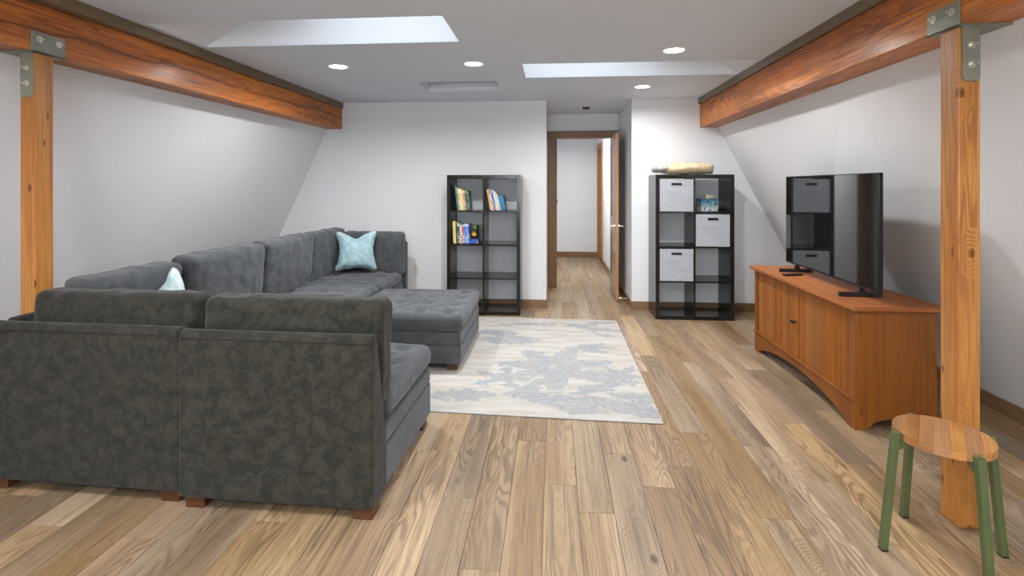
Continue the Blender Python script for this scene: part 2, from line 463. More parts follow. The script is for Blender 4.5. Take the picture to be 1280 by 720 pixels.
for k in range(-24, 20):
    x0, x1 = X0 + k * P, X0 + (k + 1) * P
    x1 = min(x1, 2.83); x0 = max(x0, -3.5)
    if x1 - x0 < .02: continue
    s = SEAM.get(k, 1.9 + (k * .47) % 1.28)
    y = s - 4 * L
    inalc = x0 > AL - .15 and x1 < AR + .15
    while y < (10.0 if inalc else YW):
        y0, y1 = max(y, YN), min(y + L, 9.92 if inalc else YW - .001)
        if y1 - y0 > .02:
            if y1 <= 1.0:
                box(rest, (x0 + .0005, y0 + .0005, -.008), (x1 - .0005, y1 - .0005, 0))
            elif y0 < YW < y1 and inalc:      # a board crossing the threshold belongs to the room floor
                lo, hi = max(x0, AL), min(x1, AR)
                plank(fl, x0, x1, y0, YW - .001) if (lo > x0 + .01 or hi < x1 - .01) else plank(fl, x0, x1, y0, y1)
                if lo > x0 + .01 or hi < x1 - .01: plank(hall_floor, lo, hi, YW, y1)
            elif y0 >= YW:
                plank(hall_floor, max(x0, AL), min(x1, AR), y0, y1)
            else: plank(fl, x0, x1, y0, y1)
        y += L
ro = obj('plank_field', rest, M['plank'], fl); ro['kind'] = 'stuff'

# ---- ceiling with three openings
TS = .012
SK1 = (-2.39, -.62, 2.84, 3.355); SK2 = (-.238, 1.60, 4.015, 4.52); HATCH = (-1.25, -.514, 4.63, 5.09)
def slab_holes(x0, x1, y0, y1, z0, z1, holes):
    bm = bmesh.new()
    xs = sorted({x0, x1, *[h[i] for h in holes for i in (0, 1)]}); ys = sorted({y0, y1, *[h[i] for h in holes for i in (2, 3)]})
    for a, b in zip(xs[:-1], xs[1:]):
        for c, d in zip(ys[:-1], ys[1:]):
            mx, my = (a + b) / 2, (c + d) / 2
            if any(h[0] < mx < h[1] and h[2] < my < h[3] for h in holes): continue
            box(bm, (a, c, z0), (b, d, z1))
    bmesh.ops.remove_doubles(bm, verts=bm.verts[:], dist=1e-5)
    seen = {}
    for f in bm.faces:
        seen.setdefault(tuple(round(v, 4) for v in f.calc_center_median()), []).append(f)
    bmesh.ops.delete(bm, geom=[f for l in seen.values() if len(l) > 1 for f in l], context='FACES')
    return bm
struct(obj('ceiling', slab_holes(-2.75, 2.1, YN, YA, H, H + TS, [SK1, SK2, HATCH]), M['ceil']))
# ---- skylight shafts: the outer side of each leans inward with the roof
def shaft(x0, x1, y0, y1, lean_left):
    t = .02; zt = 2.78
    b0, b1 = H + TS + .0001, zt
    if lean_left: top0, top1 = x0 + .80, x1
    else: top0, top1 = x0, x1 - .80
    def xl(z): return x0 + (top0 - x0) * (z - H) / (zt - H)
    def xr(z): return x1 + (top1 - x1) * (z - H) / (zt - H)
    root = D.objects.new('skylight_shaft', None); link_obj(root); struct(root)
    def pr(name, pts, axis, a, b, mat=M['wall']):
        bm = bmesh.new(); prism(bm, pts, axis, a, b); return obj(name, bm, mat, root)
    quad = [(xl(b0), b0), (xr(b0), b0), (xr(zt), zt), (xl(zt), zt)]
    pr('shaft_side', quad, 'y', y1, y1 + t); pr('shaft_side', quad, 'y', y0 - t, y0)
    pr('shaft_side', [(xl(H) - (.09 if lean_left else t), H + TS + .0001), (xl(b0), b0), (xl(zt), zt), (xl(zt) - (.09 if lean_left else t), zt)], 'y', y0 - t, y1 + t)
    pr('shaft_side', [(xr(b0), b0), (xr(H) + (t if lean_left else .09), b0), (xr(zt) + (t if lean_left else .09), zt), (xr(zt), zt)], 'y', y0 - t, y1 + t)
    bm = bmesh.new()
    w = .03; a, b = top0 - .01, top1 + .01; c, d = y0 - .01, y1 + .01
    box(bm, (a - w, c - w, zt), (b + w, c, zt + .05)); box(bm, (a - w, d, zt), (b + w, d + w, zt + .05))
    box(bm, (a - w, c, zt), (a, d, zt + .05)); box(bm, (b, c, zt), (b + w, d, zt + .05))
    obj('skylight_frame', bm, M['white'], root)
    obj('pane', bx((a, c, zt + .02), (b, d, zt + .026)), M['glass'], root)
shaft(*SK1[:2], *SK1[2:], True)
shaft(*SK2[:2], *SK2[2:], False)
# leaning lining of the shafts between ceiling underside and slab top
for (x, s, y0, y1) in ((SK1[0], 1, SK1[2], SK1[3]), (SK2[1], -1, SK2[2], SK2[3])):
    bm = bmesh.new(); prism(bm, [(x, H), (x, H + TS + .0002), (x + s * .80 * (TS + .0002) / .47, H + TS + .0002)], 'y', y0 + .0005, y1 - .0005)
    struct(obj('trim_shaft', bm, M['wall']))
# ---- attic hatch: a recess closed by a panel
hx0, hx1, hy0, hy1 = HATCH
root = D.objects.new('attic_hatch', None); link_obj(root)
tag(root, 'recessed grey rectangular attic hatch in the ceiling before the far wall', 'hatch')
root.location = ((hx0 + hx1) / 2, (hy0 + hy1) / 2, H)
cx, cy = root.location[0], root.location[1]
bm = bmesh.new(); w, d = (hx1 - hx0) / 2, (hy1 - hy0) / 2
box(bm, (-w - .02, -d - .02, TS + .0005), (w + .02, -d, .14)); box(bm, (-w - .02, d, TS + .0005), (w + .02, d + .02, .14))
box(bm, (-w - .02, -d, TS + .0005), (-w, d, .14)); box(bm, (w, -d, TS + .0005), (w + .02, d, .14))
obj('curb', bm, M['ceil'], root)
obj('panel', bx((-w + .004, -d + .004, .092), (w - .004, d - .010, .105)), M['ceil'], root)
obj('lid', bx((-w - .02, -d - .02, .1401), (w + .02, d + .02, .15)), M['underlay'], root)

# ---- walls
SKEW = .026
def skew(bm, k=SKEW):
    for v in bm.verts: v.co.x -= k * (YW - v.co.y)
    return bm
bm = bmesh.new()   # left: upright behind the beam, then sloping out to the floor
prism(bm, [(-2.595, H), (-2.595, 2.01), (-3.53, 0), (-3.64, 0), (-2.70, 2.04), (-2.70, H)], 'y', YN, YW)
struct(obj('wall_left', skew(bm), M['wall']))
def xr0(y): return 2.832 - .052 * (YW - max(y, 3.3))
bm = bmesh.new(); rings = []
for y in (YN, 3.3, YW):
    b0 = xr0(y)
    rings.append([bm.verts.new((x, y, z)) for x, z in [(1.785, H), (1.785, 2.0), (b0, 0), (b0 + .11, 0), (1.90, 2.03), (1.90, H)]])
for a, b in zip(rings[:-1], rings[1:]):
    for i in range(6): bm.faces.new((a[i], a[(i + 1) % 6], b[(i + 1) % 6], b[i]))
bm.faces.new(rings[0]); bm.faces.new(rings[-1][::-1])
bmesh.ops.recalc_face_normals(bm, faces=bm.faces[:])
struct(obj('wall_right', bm, M['wall']))
struct(obj('wall_far', bx((-3.7, YW, -.05), (AL, YW + .12, H)), M['wall']))
struct(obj('wall_far', bx((AR, YW, -.05), (3.0, YW + .12, H)), M['wall']))
bm = bmesh.new(); wx0, wx1, wz0, wz1 = -1.45, 1.05, .80, 2.10
box(bm, (-3.9, YN - .1, -.05), (wx0, YN, H)); box(bm, (wx1, YN - .1, -.05), (2.95, YN, H)); box(bm, (wx0, YN - .1, -.05), (wx1, YN, wz0)); box(bm, (wx0, YN - .1, wz1), (wx1, YN, H))
struct(obj('wall_near', bm, M['wall']))
wn = D.objects.new('added_fill_window', None); link_obj(wn); struct(wn)  # window added out of view behind the camera to justify the frontal fill
bm = bmesh.new()
for a, b, c, d in ((wx0, wx0 + .04, wz0, wz1), (wx1 - .04, wx1, wz0, wz1), (wx0 + .04, wx1 - .04, wz0, wz0 + .04), (wx0 + .04, wx1 - .04, wz1 - .04, wz1), (-.22, -.18, wz0 + .04, wz1 - .04)):
    box(bm, (a, YN - .08, c), (b, YN - .02, d))
obj('added_window_frame', bm, M['white'], wn)
for a, b in ((wx0 + .04, -.22), (-.18, wx1 - .04)):
    obj('pane', bx((a, YN - .054, wz0 + .04), (b, YN - .048, wz1 - .04)), M['glass'], wn)
struct(obj('wall_alcove_left', bx((AL - .12, YW + .12, -.05), (AL, YA, H)), M['wall']))
struct(obj('wall_alcove_right', bx((AR, YW + .12, -.05), (AR + .12, YA, H)), M['wall']))
DO0, DO1, DH = .045, .79, 2.0       # door opening
bm = bmesh.new()
box(bm, (AL - .12, YA, -.0), (DO0 - .015, YA + .12, H)); box(bm, (DO1 + .015, YA, 0), (AR + .12, YA + .12, H)); box(bm, (DO0 - .015, YA, DH + .012), (DO1 + .015, YA + .12, H))
struct(obj('wall_door', bm, M['wall']))
HY = 9.92
struct(obj('wall_hall_end', bx((-.5, HY, -.05), (1.3, HY + .1, 2.4)), M['wall']))
bm = bmesh.new()
box(bm, (-.14, YA + .12, -.05), (-.02, HY, 2.4))
struct(obj('wall_hall_left', bm, M['wall']))
bm = bmesh.new()
box(bm, (.86, YA + .12, -.05), (.98, 9.02, 2.4)); box(bm, (.86, 9.80, -.05), (.98, HY, 2.4)); box(bm, (.86, 9.02, 2.06), (.98, 9.80, 2.4)); box(bm, (.98, 8.9, -.05), (1.0, 9.9, 2.4))
struct(obj('wall_hall_right', bm, M['wall']))
struct(obj('ceiling_hall', bx((-.2, YA + .0, 2.4), (1.1, HY + .1, 2.46)), M['ceil']))
# baseboards
BH = .088
struct(obj('baseboard_far', bx((-3.50, YW - .014, 0), (AL + .014, YW - .0005, BH), .002, 1), M['trim']))
struct(obj('baseboard_far', bx((AR - .014, YW - .014, 0), (2.79, YW - .0005, BH), .002, 1), M['trim']))
struct(obj('baseboard_alcove_left', bx((AL + .0005, YW, 0), (AL + .014, YA - .03, BH)), M['trim_y']))
struct(obj('baseboard_alcove_right', bx((AR - .014, YW, 0), (AR - .0005, YA - .03, BH)), M['trim_y']))
bm = bmesh.new(); rings = []
for y in (YN + .01, 3.3, YW - .015):
    b0 = xr0(y) - .0008
    rings.append([bm.verts.new((x, y, z)) for x, z in [(b0, 0), (b0 - .050, 0), (b0 - .050, BH), (b0 - .0395, BH)]])
for a, b in zip(rings[:-1], rings[1:]):
    for i in range(4): bm.faces.new((a[i], a[(i + 1) % 4], b[(i + 1) % 4], b[i]))
bm.faces.new(rings[0]); bm.faces.new(rings[-1][::-1]); bmesh.ops.recalc_face_normals(bm, faces=bm.faces[:])
struct(obj('baseboard_right', bm, M['trim_y']))
bm = bmesh.new(); prism(bm, [(-3.529, 0), (-3.475, 0), (-3.475, BH), (-3.488, BH)], 'y', YN + .01, YW - .015)
struct(obj('baseboard_left', skew(bm), M['trim_y']))
struct(obj('baseboard_hall_end', bx((-.02, HY - .014, 0), (.86, HY - .0005, .095), .002, 1), M['trim']))
struct(obj('baseboard_hall_right', bx((.8455, YA + .14, 0), (.8595, 8.92, .095), .002, 1), M['trim_y']))
# door casing (three boards) and jamb
cs = D.objects.new('trim_door', None); link_obj(cs); struct(cs)
obj('casing_board', bx((AL + .0005, YA - .02, 0), (DO0 - .0152, YA - .0005, DH + .0), .002, 1), M['trim_z'], cs)
obj('casing_board', bx((DO1 + .006, YA - .02, 0), (AR - .0005, YA - .0005, DH + .0), .002, 1), M['trim_z'], cs)
obj('casing_board', bx((AL + .0005, YA - .024, DH - .012), (AR - .0005, YA - .0005, DH + .085), .002, 1), M['trim'], cs)
bm = bmesh.new()
box(bm, (DO0 - .0148, YA - .015, 0), (DO0, YA + .118, DH)); box(bm, (DO1, YA - .015, 0), (DO1 + .0148, YA + .118, DH)); box(bm, (DO0, YA - .015, DH - .012), (DO1, YA + .118, DH))
obj('jamb', bm, M['trim_z'], cs)
obj('door_stop', bx((DO0, YA + .04, 0), (DO0 + .01, YA + .055, DH - .012)), M['trim_z'], cs)
# hall casing around the side door
hc = D.objects.new('trim_hall_door', None); link_obj(hc); struct(hc)
obj('casing_board', bx((.842, 8.93, 0), (.8595, 9.03, 2.05), .002, 1), M['jamb'], hc)
obj('casing_board', bx((.842, 9.79, 0), (.8595, 9.88, 2.05), .002, 1), M['jamb'], hc)
obj('casing_board', bx((.838, 8.93, 2.05), (.8595, 9.88, 2.13), .002, 1), M['jamb'], hc)
obj('jamb', bx((.8605, 9.0205, 0), (.975, 9.035, 2.045)), M['jamb'], hc)
obj('jamb', bx((.8605, 9.785, 0), (.975, 9.7995, 2.045)), M['jamb'], hc)
def shaker(name, w, h, t, mat, edge=None, loc=(0, 0, 0), rz=0, lever=True, split=.87):
    """two-panel door leaf, hinge side at x=0, face normals +-y"""
    root = D.objects.new(name, None); link_obj(root); struct(root); root.location = loc; root.rotation_euler = (0, 0, rz)
    s = .115
    obj('stile', bx((0, -t / 2, 0), (s, t / 2, h), .001, 1), mat, root)
    obj('stile', bx((w - s, -t / 2, 0), (w - .0015, t / 2, h), .001, 1), mat, root)
    if edge: obj('edge_band', bx((w - .0014, -t / 2, 0), (w, t / 2, h)), edge, root)
    for z0, z1 in ((0, .22), (split - .09, split + .09), (h - .12, h)):
        obj('rail', bx((s + .0003, -t / 2, z0), (w - s - .0003, t / 2, z1), .001, 1), mat, root)
    for z0, z1 in ((.2202, split - .0902), (split + .0902, h - .1202)):
        obj('panel', bx((s + .0005, -t / 2 + .011, z0), (w - s - .0005, t / 2 - .011, z1)), mat, root)
    if lever:
        for sd in (-1, 1):
            bm = bmesh.new()
            y = sd * t / 2
            cyl(bm, (w - .06, y + sd * .005, split), .027, .010, 'y', 20)
            cyl(bm, (w - .06, y + sd * .030, split), .010, .05, 'y', 12)
            box(bm, (w - .165, y + sd * .052 - .007, split - .009), (w - .045, y + sd * .052 + .007, split + .009), .004, 2)
            obj('door_handle', bm, M['nickel'], root)
    return root
dl = shaker('door_1', .715, 1.975, .036, M['doorwood'], M['dooredge'], (.7895, YA - .026, .008), -PI / 2 - .022)
dl.location = (.770, YA - .026, .008)
shaker('door_2', .745, 2.03, .036, M['doorwood'], None, (.945, 9.037, .008), PI / 2, True, 1.0)
# hinges of door 1
for z in (.25, 1.0, 1.75):
    bm = bmesh.new(); cyl(bm, (0, .021, z), .006, .09, 'z', 10); obj('hinge', bm, M['nickel'], dl)
# black knob of the hidden hall door
bm = bmesh.new(); cyl(bm, (.022, 0, 0), .012, .07, 'x', 12); cyl(bm, (.060, 0, 0), .028, .03, 'x', 20)
cyl(bm, (-.012, 0, 0), .03, .012, 'x', 20)
hd = D.objects.new('door_3', None); link_obj(hd); struct(hd); hd.location = (-.0195, 8.6, 1.10)
obj('leaf', bx((0, -.08, -1.09), (.004, .70, .94)), M['doorwood'], hd)
o = obj('door_knob', bm, M['black'], hd); o.location = (.0225, 0, 0)
bm = bmesh.new(); cyl(bm, (-.012, 0, 0), .014, .006, 'x', 16); cyl(bm, (-.045, 0, 0), .007, .07, 'x', 10); cyl(bm, (-.087, 0, 0), .011, .018, 'x', 14)
o = obj('door_stop', bm, M['nickel'], None); o.location = (AR - .0145, 6.02, .052) ; tag(o, 'small metal door stop on the baseboard behind the open door', 'door stop')
o.location.x = AR - .0145 + .0145 - .0005

# outlet and switch
def plate(name, label, cat, loc, rz, sockets):
    t = thing(name, label, cat, loc, rz)
    obj('cover_plate', bx((-.036, -.006, -.058), (.036, 0, .058), .002, 2), M['white'], t)
    if sockets:
        for z in (-.024, .024):
            s = obj('socket', bx((-.016, -.0085, z - .014), (.016, -.0061, z + .014), .001, 1), M['white'], t)
            bm = bmesh.new(); box(bm, (-.008, -.0092, z - .002), (-.005, -.0086, z + .007)); box(bm, (.005, -.0092, z - .002), (.008, -.0086, z + .007)); cyl(bm, (0, -.0089, z - .008), .0025, .0006, 'y', 8)
            obj('slots', bm, M['slot'], s)
    else:
        obj('rocker', bx((-.016, -.0095, -.033), (.016, -.0061, .033), .001, 1), M['white'], t)
    return t
plate('wall_outlet', 'white wall outlet between the sofa end and the bookcase', 'outlet', (-1.547, YW - .0005, .40), 0, True)
plate('light_switch', 'white light switch edge-on on the wall left of the doorway', 'switch', (AL + .0005, 5.95, 1.14), PI / 2, False)

# ================================================================ lamps
def downlight(x, y, z, label, group=None):
    t = thing('recessed_light', label, 'ceiling light', (x, y, z), 0, group)
    bm = bmesh.new()
    r0, r1, n = .068, .088, 40
    ring = [[bm.verts.new((math.cos(a * 2 * PI / n) * r, math.sin(a * 2 * PI / n) * r, h)) for a in range(n)] for r, h in ((r0, -.001), (r0 + .003, -.006), (r1 - .004, -.006), (r1, -.0005))]
    for q in range(3):
        for a in range(n):
            bm.faces.new((ring[q][a], ring[q][(a + 1) % n], ring[q + 1][(a + 1) % n], ring[q + 1][a]))
    obj('trim_ring', bm, M['white'], t, True)
    bm = bmesh.new(); cyl(bm, (0, 0, -.0015), r0 - .0005, .002, 'z', 40); obj('lens', bm, M['lens'], t)
    ld = D.lights.new('lamp', 'AREA'); ld.shape = 'DISK'; ld.size = .12; ld.energy = LAMP_W * (1.5 if z > H else .72 if y > 4.5 and z < 2.35 else 1); ld.color = LAMP_COL; ld.spread = math.radians(165)
    lo = D.objects.new('lamp', ld); link_obj(lo, t); lo.location = (0, 0, -.007)
    return t
names = ['round recessed ceiling light, leftmost, nearest the left beam', 'round recessed ceiling light just left of the attic hatch centre',
         'round recessed ceiling light before the right skylight shaft', 'round recessed ceiling light behind the right skylight shaft']
names[1] = 'round recessed ceiling light between the left skylight and the attic hatch'
NEAR = ['round recessed ceiling light over the near left sofa back, above the frame', 'round recessed ceiling light over the near middle of the floor, above the frame', 'round recessed ceiling light over the near right floor by the stool, above the frame',
        'round recessed ceiling light by the added rear window, left', 'round recessed ceiling light by the added rear window, middle', 'round recessed ceiling light by the added rear window, right']
for i, (x, y) in enumerate(LAMPS):
    if i < 4: downlight(x, y, H, names[i], 'recessed ceiling lights')
    else: downlight(x, y, H, NEAR[i - 4])
for x, y in HALL_LAMPS: downlight(x, y, 2.4, 'round recessed ceiling light in the hall beyond the door')
bm = bmesh.new(); t = thing('smoke_detector', 'small round smoke detector on the ceiling before the doorway', 'smoke detector', (.397, 6.195, H))
cyl(bm, (0, 0, -.006), .055, .012, 'z', 32); obj('base', bm, M['white'], t)
bm = bmesh.new(); cyl(bm, (0, 0, -.0245), .038, .024, 'z', 32, .048); obj('cap', bm, M['slot'], t)

# ================================================================ timber frame
BZ0, BZ1 = 1.99, 2.245
def beam(label, xin, xout, side, z0, k=0.0):
    t = thing('ceiling_beam', label, 'beam', (0, 0, 0))
    lo, hi = min(xin, xout), max(xin, xout)
    obj('timber', skew(bx((lo, YN + .01, z0), (hi, YW - .003, BZ1), .004, 1), k), M['beam_cracked'] if side < 0 else M['beam'], t)
    a, b = (lo + .005, hi + .014) if side < 0 else (lo - .018, hi - .005)
    bm = bx((a, YN + .01, BZ1 + .0005), (b, YW - .003, H - .0005), .001, 1)
    if side < 0:
        for v in bm.verts: v.co.x -= (.012 if v.co.x > -2.5 else k) * (YW - v.co.y)
    obj('cap_board', bm, M['cap'], t)
    return t
XL, XR = -2.505, 1.595
LZ = 2.01
beam('long glossy brown wood beam along the left sloping wall', -2.416, -2.592, -1, LZ, SKEW)
beam('long glossy brown wood beam along the right sloping wall', XR, 1.782, 1, BZ0)
def post(label, x0, x1, y0, y1, zt):
    o = obj('wood_post', bx((x0, y0, 0), (x1, y1, zt - .0085), .006, 2), M['post']); tag(o, label, 'post'); return o
post('square golden wood post standing behind the sofa corner', XL - .082, XL - .004, 2.295, 2.39, LZ)
post('square golden wood post beside the green-legged stool', XR, XR + .084, 2.155, 2.25, BZ0)
def bracket(label, xin, xout, y0, y1, py, px0, px1, s, zz0):
    """T-shaped steel post cap. s = +1 when the room is on the +x side of the plate"""
    t = thing('post_bracket', label, 'bracket', (xin, y0, zz0))
    w = abs(xout - xin)
    def X(v): return -s * v      # v metres into the beam
    def bb(v0, v1, ya, yb, z0, z1, bev=.0015):
        a, b = sorted((X(v0), X(v1))); return bx((a, ya, z0), (b, yb, z1), bev, 1)
    L_ = y1 - y0
    obj('side_plate', bb(-.006, -.0003, 0, L_, -.008, .094), M['bracket'], t)
    obj('base_plate', bb(-.006, w + .004, 0, L_, -.0083, -.0003), M['bracket'], t)
    for yy in (.038, L_ - .038):
        bm = bmesh.new(); cyl(bm, (X(-.0075), yy, .058), .016, .003, 'x', 24)
        bo = obj('washer', bm, M['zinc'], t)
        bm = bmesh.new(); cyl(bm, (X(-.0125), yy, .058), .0095, .010, 'x', 6); cyl(bm, (X(-.021), yy, .058), .005, .012, 'x', 10)
        obj('bolt', bm, M['zinc'], bo)
    # strap down the post's front
    bm = bmesh.new()
    a, b = px0 - xin, px1 - xin; f = py - y0
    zb = -.225
    prism(bm, [(a, -.0086), (a, zb + .012), (a + .012, zb), (b - .012, zb), (b, zb + .012), (b, -.0086)], 'y', f - .006, f - .0003)
    obj('strap', bm, M['bracket'], t)
    for zz in (-.085, -.160):
        cxx = (a + b) / 2
        bm = bmesh.new(); cyl(bm, (cxx, f - .0075, zz), .0145, .003, 'y', 24); bo = obj('washer', bm, M['zinc'], t)
        bm = bmesh.new(); cyl(bm, (cxx, f - .0135, zz), .009, .010, 'y', 6); cyl(bm, (cxx, f - .027, zz), .0045, .02, 'y', 10)
        obj('bolt', bm, M['zinc'], bo)
    return t
bracket('grey-green steel bracket bolted where the left post meets its beam', XL, XL - .17, 2.27, 2.445, 2.295, XL - .073, XL - .008, 1, LZ)
bracket('grey-green steel bracket bolted where the right post meets its beam', XR, 1.782, 2.14, 2.315, 2.155, XR + .012, XR + .078, -1, BZ0)

# ================================================================ sofa
GRP = None
def feet(t, pts, s=.085, h=.054):
    for (x, y) in pts:
        obj('leg', bx((x - s / 2, y - s / 2, 0), (x + s / 2, y + s / 2, h), .004, 1), M['darkleg'], t)
def tuft_grid(w, d, nx, ny):
    return [(-w / 2 + w * (i + .5) / nx, -d / 2 + d * (j + .5) / ny) for i in range(nx) for j in range(ny)]
def base_and_seat(t, x0, x1, y0, y1, sx0, sx1, sy0, sy1, seed, tuft=True, nx=3, ny=3):
    """plinth box and seat cushion, local coordinates"""
    obj('base', bx((x0, y0, .052), (x1, y1, .235), .012, 3), M['sofa'], t, False)
    obj('base_rail', bx((x0 + .001, y0 + .001, .237), (x1 - .001, y1 - .001, .318), .012, 3), M['sofa'], t, False)
    w, d = sx1 - sx0, sy1 - sy0
    o = obj('seat_cushion', cushion((w, d, .125), .05, (.001, .006, .018), 44, tuft_grid(w, d, nx, ny) if tuft else None, .028, .004, 8, seed), M['sofa'], t, True)
    o.location = ((sx0 + sx1) / 2, (sy0 + sy1) / 2, .318)
    return o
def backrest_profile(th0=.055, th1=.15, h=.75):
    return [(0, .05), (0, h - .03), (.006, h - .008), (.025, h), (th0, h - .006), (th0 + .008, h - .03), (th1, .34), (th1, .05)]
def back_panel(t, a, b, mat, rot=0, loc=(0, 0, 0), h=.75, th0=.05, th1=.075):
    """backrest along local x from a to b, outer face at y=0, then rotated"""
    bm = bmesh.new(); prism(bm, backrest_profile(th0, th1, h), 'x', a, b, .010, 2)
    o = obj('backrest', bm, mat, t); o.rotation_euler = (0, 0, rot); o.location = loc
    bm = bmesh.new(); tube(bm, [(a + .01, -.0005, h - .034), (b - .01, -.0005, h - .034)], .0022, 6)
    obj('seam', bm, M['seam'], o)
    return o
def back_cushion(t, w, h, th, cx, cy, rz, seed, lean=.12, z=.40, mat=None, warp=None, puff=.02, r=.04):
    o = obj('back_cushion', cushion((w, th, h), r, (.002, puff, .008), 44, None, 0, .007, 8.5, seed, 0, .008, warp), mat or M['sofa'], t, True)
    o.rotation_euler = (lean, 0, rz); o.location = (cx, cy, z)
    return o
SG = 'sections of the charcoal sectional sofa'
# A: right near module, its back to the camera
t = thing('sofa_section', 'charcoal sofa section with open right side, its back to the camera', 'sofa section', (-.719, 1.998, 0), -math.radians(1.6), SG)
W = .842
back_panel(t, -W, 0, M['sofa_shaded'], th1=.15)
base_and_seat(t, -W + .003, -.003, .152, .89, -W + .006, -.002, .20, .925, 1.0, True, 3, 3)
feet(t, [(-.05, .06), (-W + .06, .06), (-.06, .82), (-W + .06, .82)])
back_cushion(t, W - .02, .455, .16, -W / 2, .182, 0, 5.0, lean=-.05, z=.405, mat=M['sofa_shaded'])
# B: near corner
t = thing('sofa_section', 'charcoal corner sofa section in front of the left post', 'sofa section', (-1.577, 2.050, 0), -math.radians(2.0), SG)
W = .938
back_panel(t, -W, 0, M['sofa_shaded'])
back_panel(t, 0, .80, M['sofa_shaded'], -PI / 2, (-W + .002, .88, 0))
base_and_seat(t, -W + .078, -.003, .077, .91, -W + .17, -.004, .17, .91, 2.0)
feet(t, [(-.06, .06), (-W + .045, .06), (-.06, .85), (-W + .06, .80)])
back_cushion(t, W - .135, .465, .16, -W / 2 + .045, .155, 0, 9.0, lean=-.06, z=.40, mat=M['sofa_shaded'])
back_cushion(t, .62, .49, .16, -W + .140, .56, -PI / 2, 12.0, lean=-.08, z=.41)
# C and D: armless sections along the left wall;  local frame: outer back at x=0 facing +x
XB = -2.495
def armless(label, y0, y1, seed):
    t = thing('sofa_section', label, 'sofa section', (XB, y0, 0), 0, SG)
    w = y1 - y0
    back_panel(t, .001, w - .001, M['sofa'], -PI / 2, (0, w, 0))
    base_and_seat(t, .077, .875, .003, w - .003, .16, .895, .009, w - .009, seed)
    feet(t, [(.06, .07), (.06, w - .07), (.82, .07), (.82, w - .07)])
    back_cushion(t, w - .026, .50, .17, .150, w / 2, -PI / 2, seed * 3.3, lean=-.08, z=.415, puff=.03)
    return t
armless('charcoal armless sofa section behind the near corner section on the left', 3.005, 3.835, 3.0)
armless('charcoal armless tufted sofa section behind the ottoman by the left wall', 3.84, 4.645, 4.0)
# E: far corner
t = thing('sofa_section', 'charcoal corner sofa section against the far wall holding the blue pillow', 'sofa section', (XB, 4.65, 0), 0, SG)
w = .88
back_panel(t, .001, w, M['sofa'], -PI / 2, (0, w, 0))
back_panel(t, 0, .84, M['sofa'], PI, (.905, w, 0))
base_and_seat(t, .077, .875, .003, w - .077, .16, .895, .010, w - .15, 6.0)
feet(t, [(.06, .07), (.06, w - .07), (.82, .07), (.82, w - .07)])
back_cushion(t, w - .13, .49, .16, .130, .395, -PI / 2, 21.0, lean=-.08, z=.415)
back_cushion(t, .66, .45, .15, .585, w - .155, PI, 24.0, lean=-.04, z=.415, mat=M['sofa'])
# ottoman
t = thing('ottoman', 'square tufted charcoal ottoman standing on the rug', 'ottoman', (-1.55, 3.665, .008), 0)
w, d = .885, .93
obj('base', bx((0, 0, .05), (w, d, .185), .012, 3), M['sofa'], t)
obj('base_rail', bx((.002, .002, .187), (w - .002, d - .002, .283), .012, 3), M['sofa'], t)
o = obj('seat_cushion', cushion((w + .01, d + .01, .125), .045, (.008, .008, .020), 56, tuft_grid(w, d, 4, 4), .036, .003, 7, 30), M['sofa'], t, True)
o.location = (w / 2, d / 2, .283)
feet(t, [(.07, .07), (w - .07, .07), (.07, d - .07), (w - .07, d - .07)], .08, .052)

# pillows
def pillow(label, size, th, loc, rot, mat, seed):
    o = obj('throw_pillow', cushion((size, th, size), .055, (0, .03, 0), 40, None, 0, .010, 9, seed, .035,
            warp=lambda p, sx, sy, sz: Vector((p.x, p.y, p.z - (.045 * math.exp(-(sx * 3) ** 2) if sz > .5 else 0) * max(0, sz)))), mat, None, True)
    o.rotation_euler = rot; o.location = loc
    tag(o, label, 'pillow')
    return o
pillow('pale blue square pillow with pinched top in the far sofa corner', .40, .11, (-2.005, 5.09, .490), (-.20, 0, .30), M['blue'], 3)
pillow('icy blue pillow corner peeking above the near sofa back cushions', .30, .085, (-2.115, 2.56, .586), (-.16, .70, .40), M['blue2'], 8)

# ================================================================ rug
bm = bmesh.new()
cor = [(.624, 2.963), (-1.575, 3.05), (-1.545, 5.275), (.629, 5.185)]
org = Vector((.624, 2.963))
prism(bm, [(c[0] - org.x, c[1] - org.y) for c in cor], 'z', .0, .0075)
r = thing('area_rug', 'cream rug with faded blue-grey floral pattern on the plank floor', 'rug', (org.x, org.y, .0005))
obj('pile', bm, M['rug'], r)
bm = bmesh.new()
for a, b in zip(cor, cor[1:] + cor[:1]):
    tube(bm, [(a[0] - org.x, a[1] - org.y, .004), (b[0] - org.x, b[1] - org.y, .004)], .0038, 6)
obj('binding', bm, M['rugedge'], r)

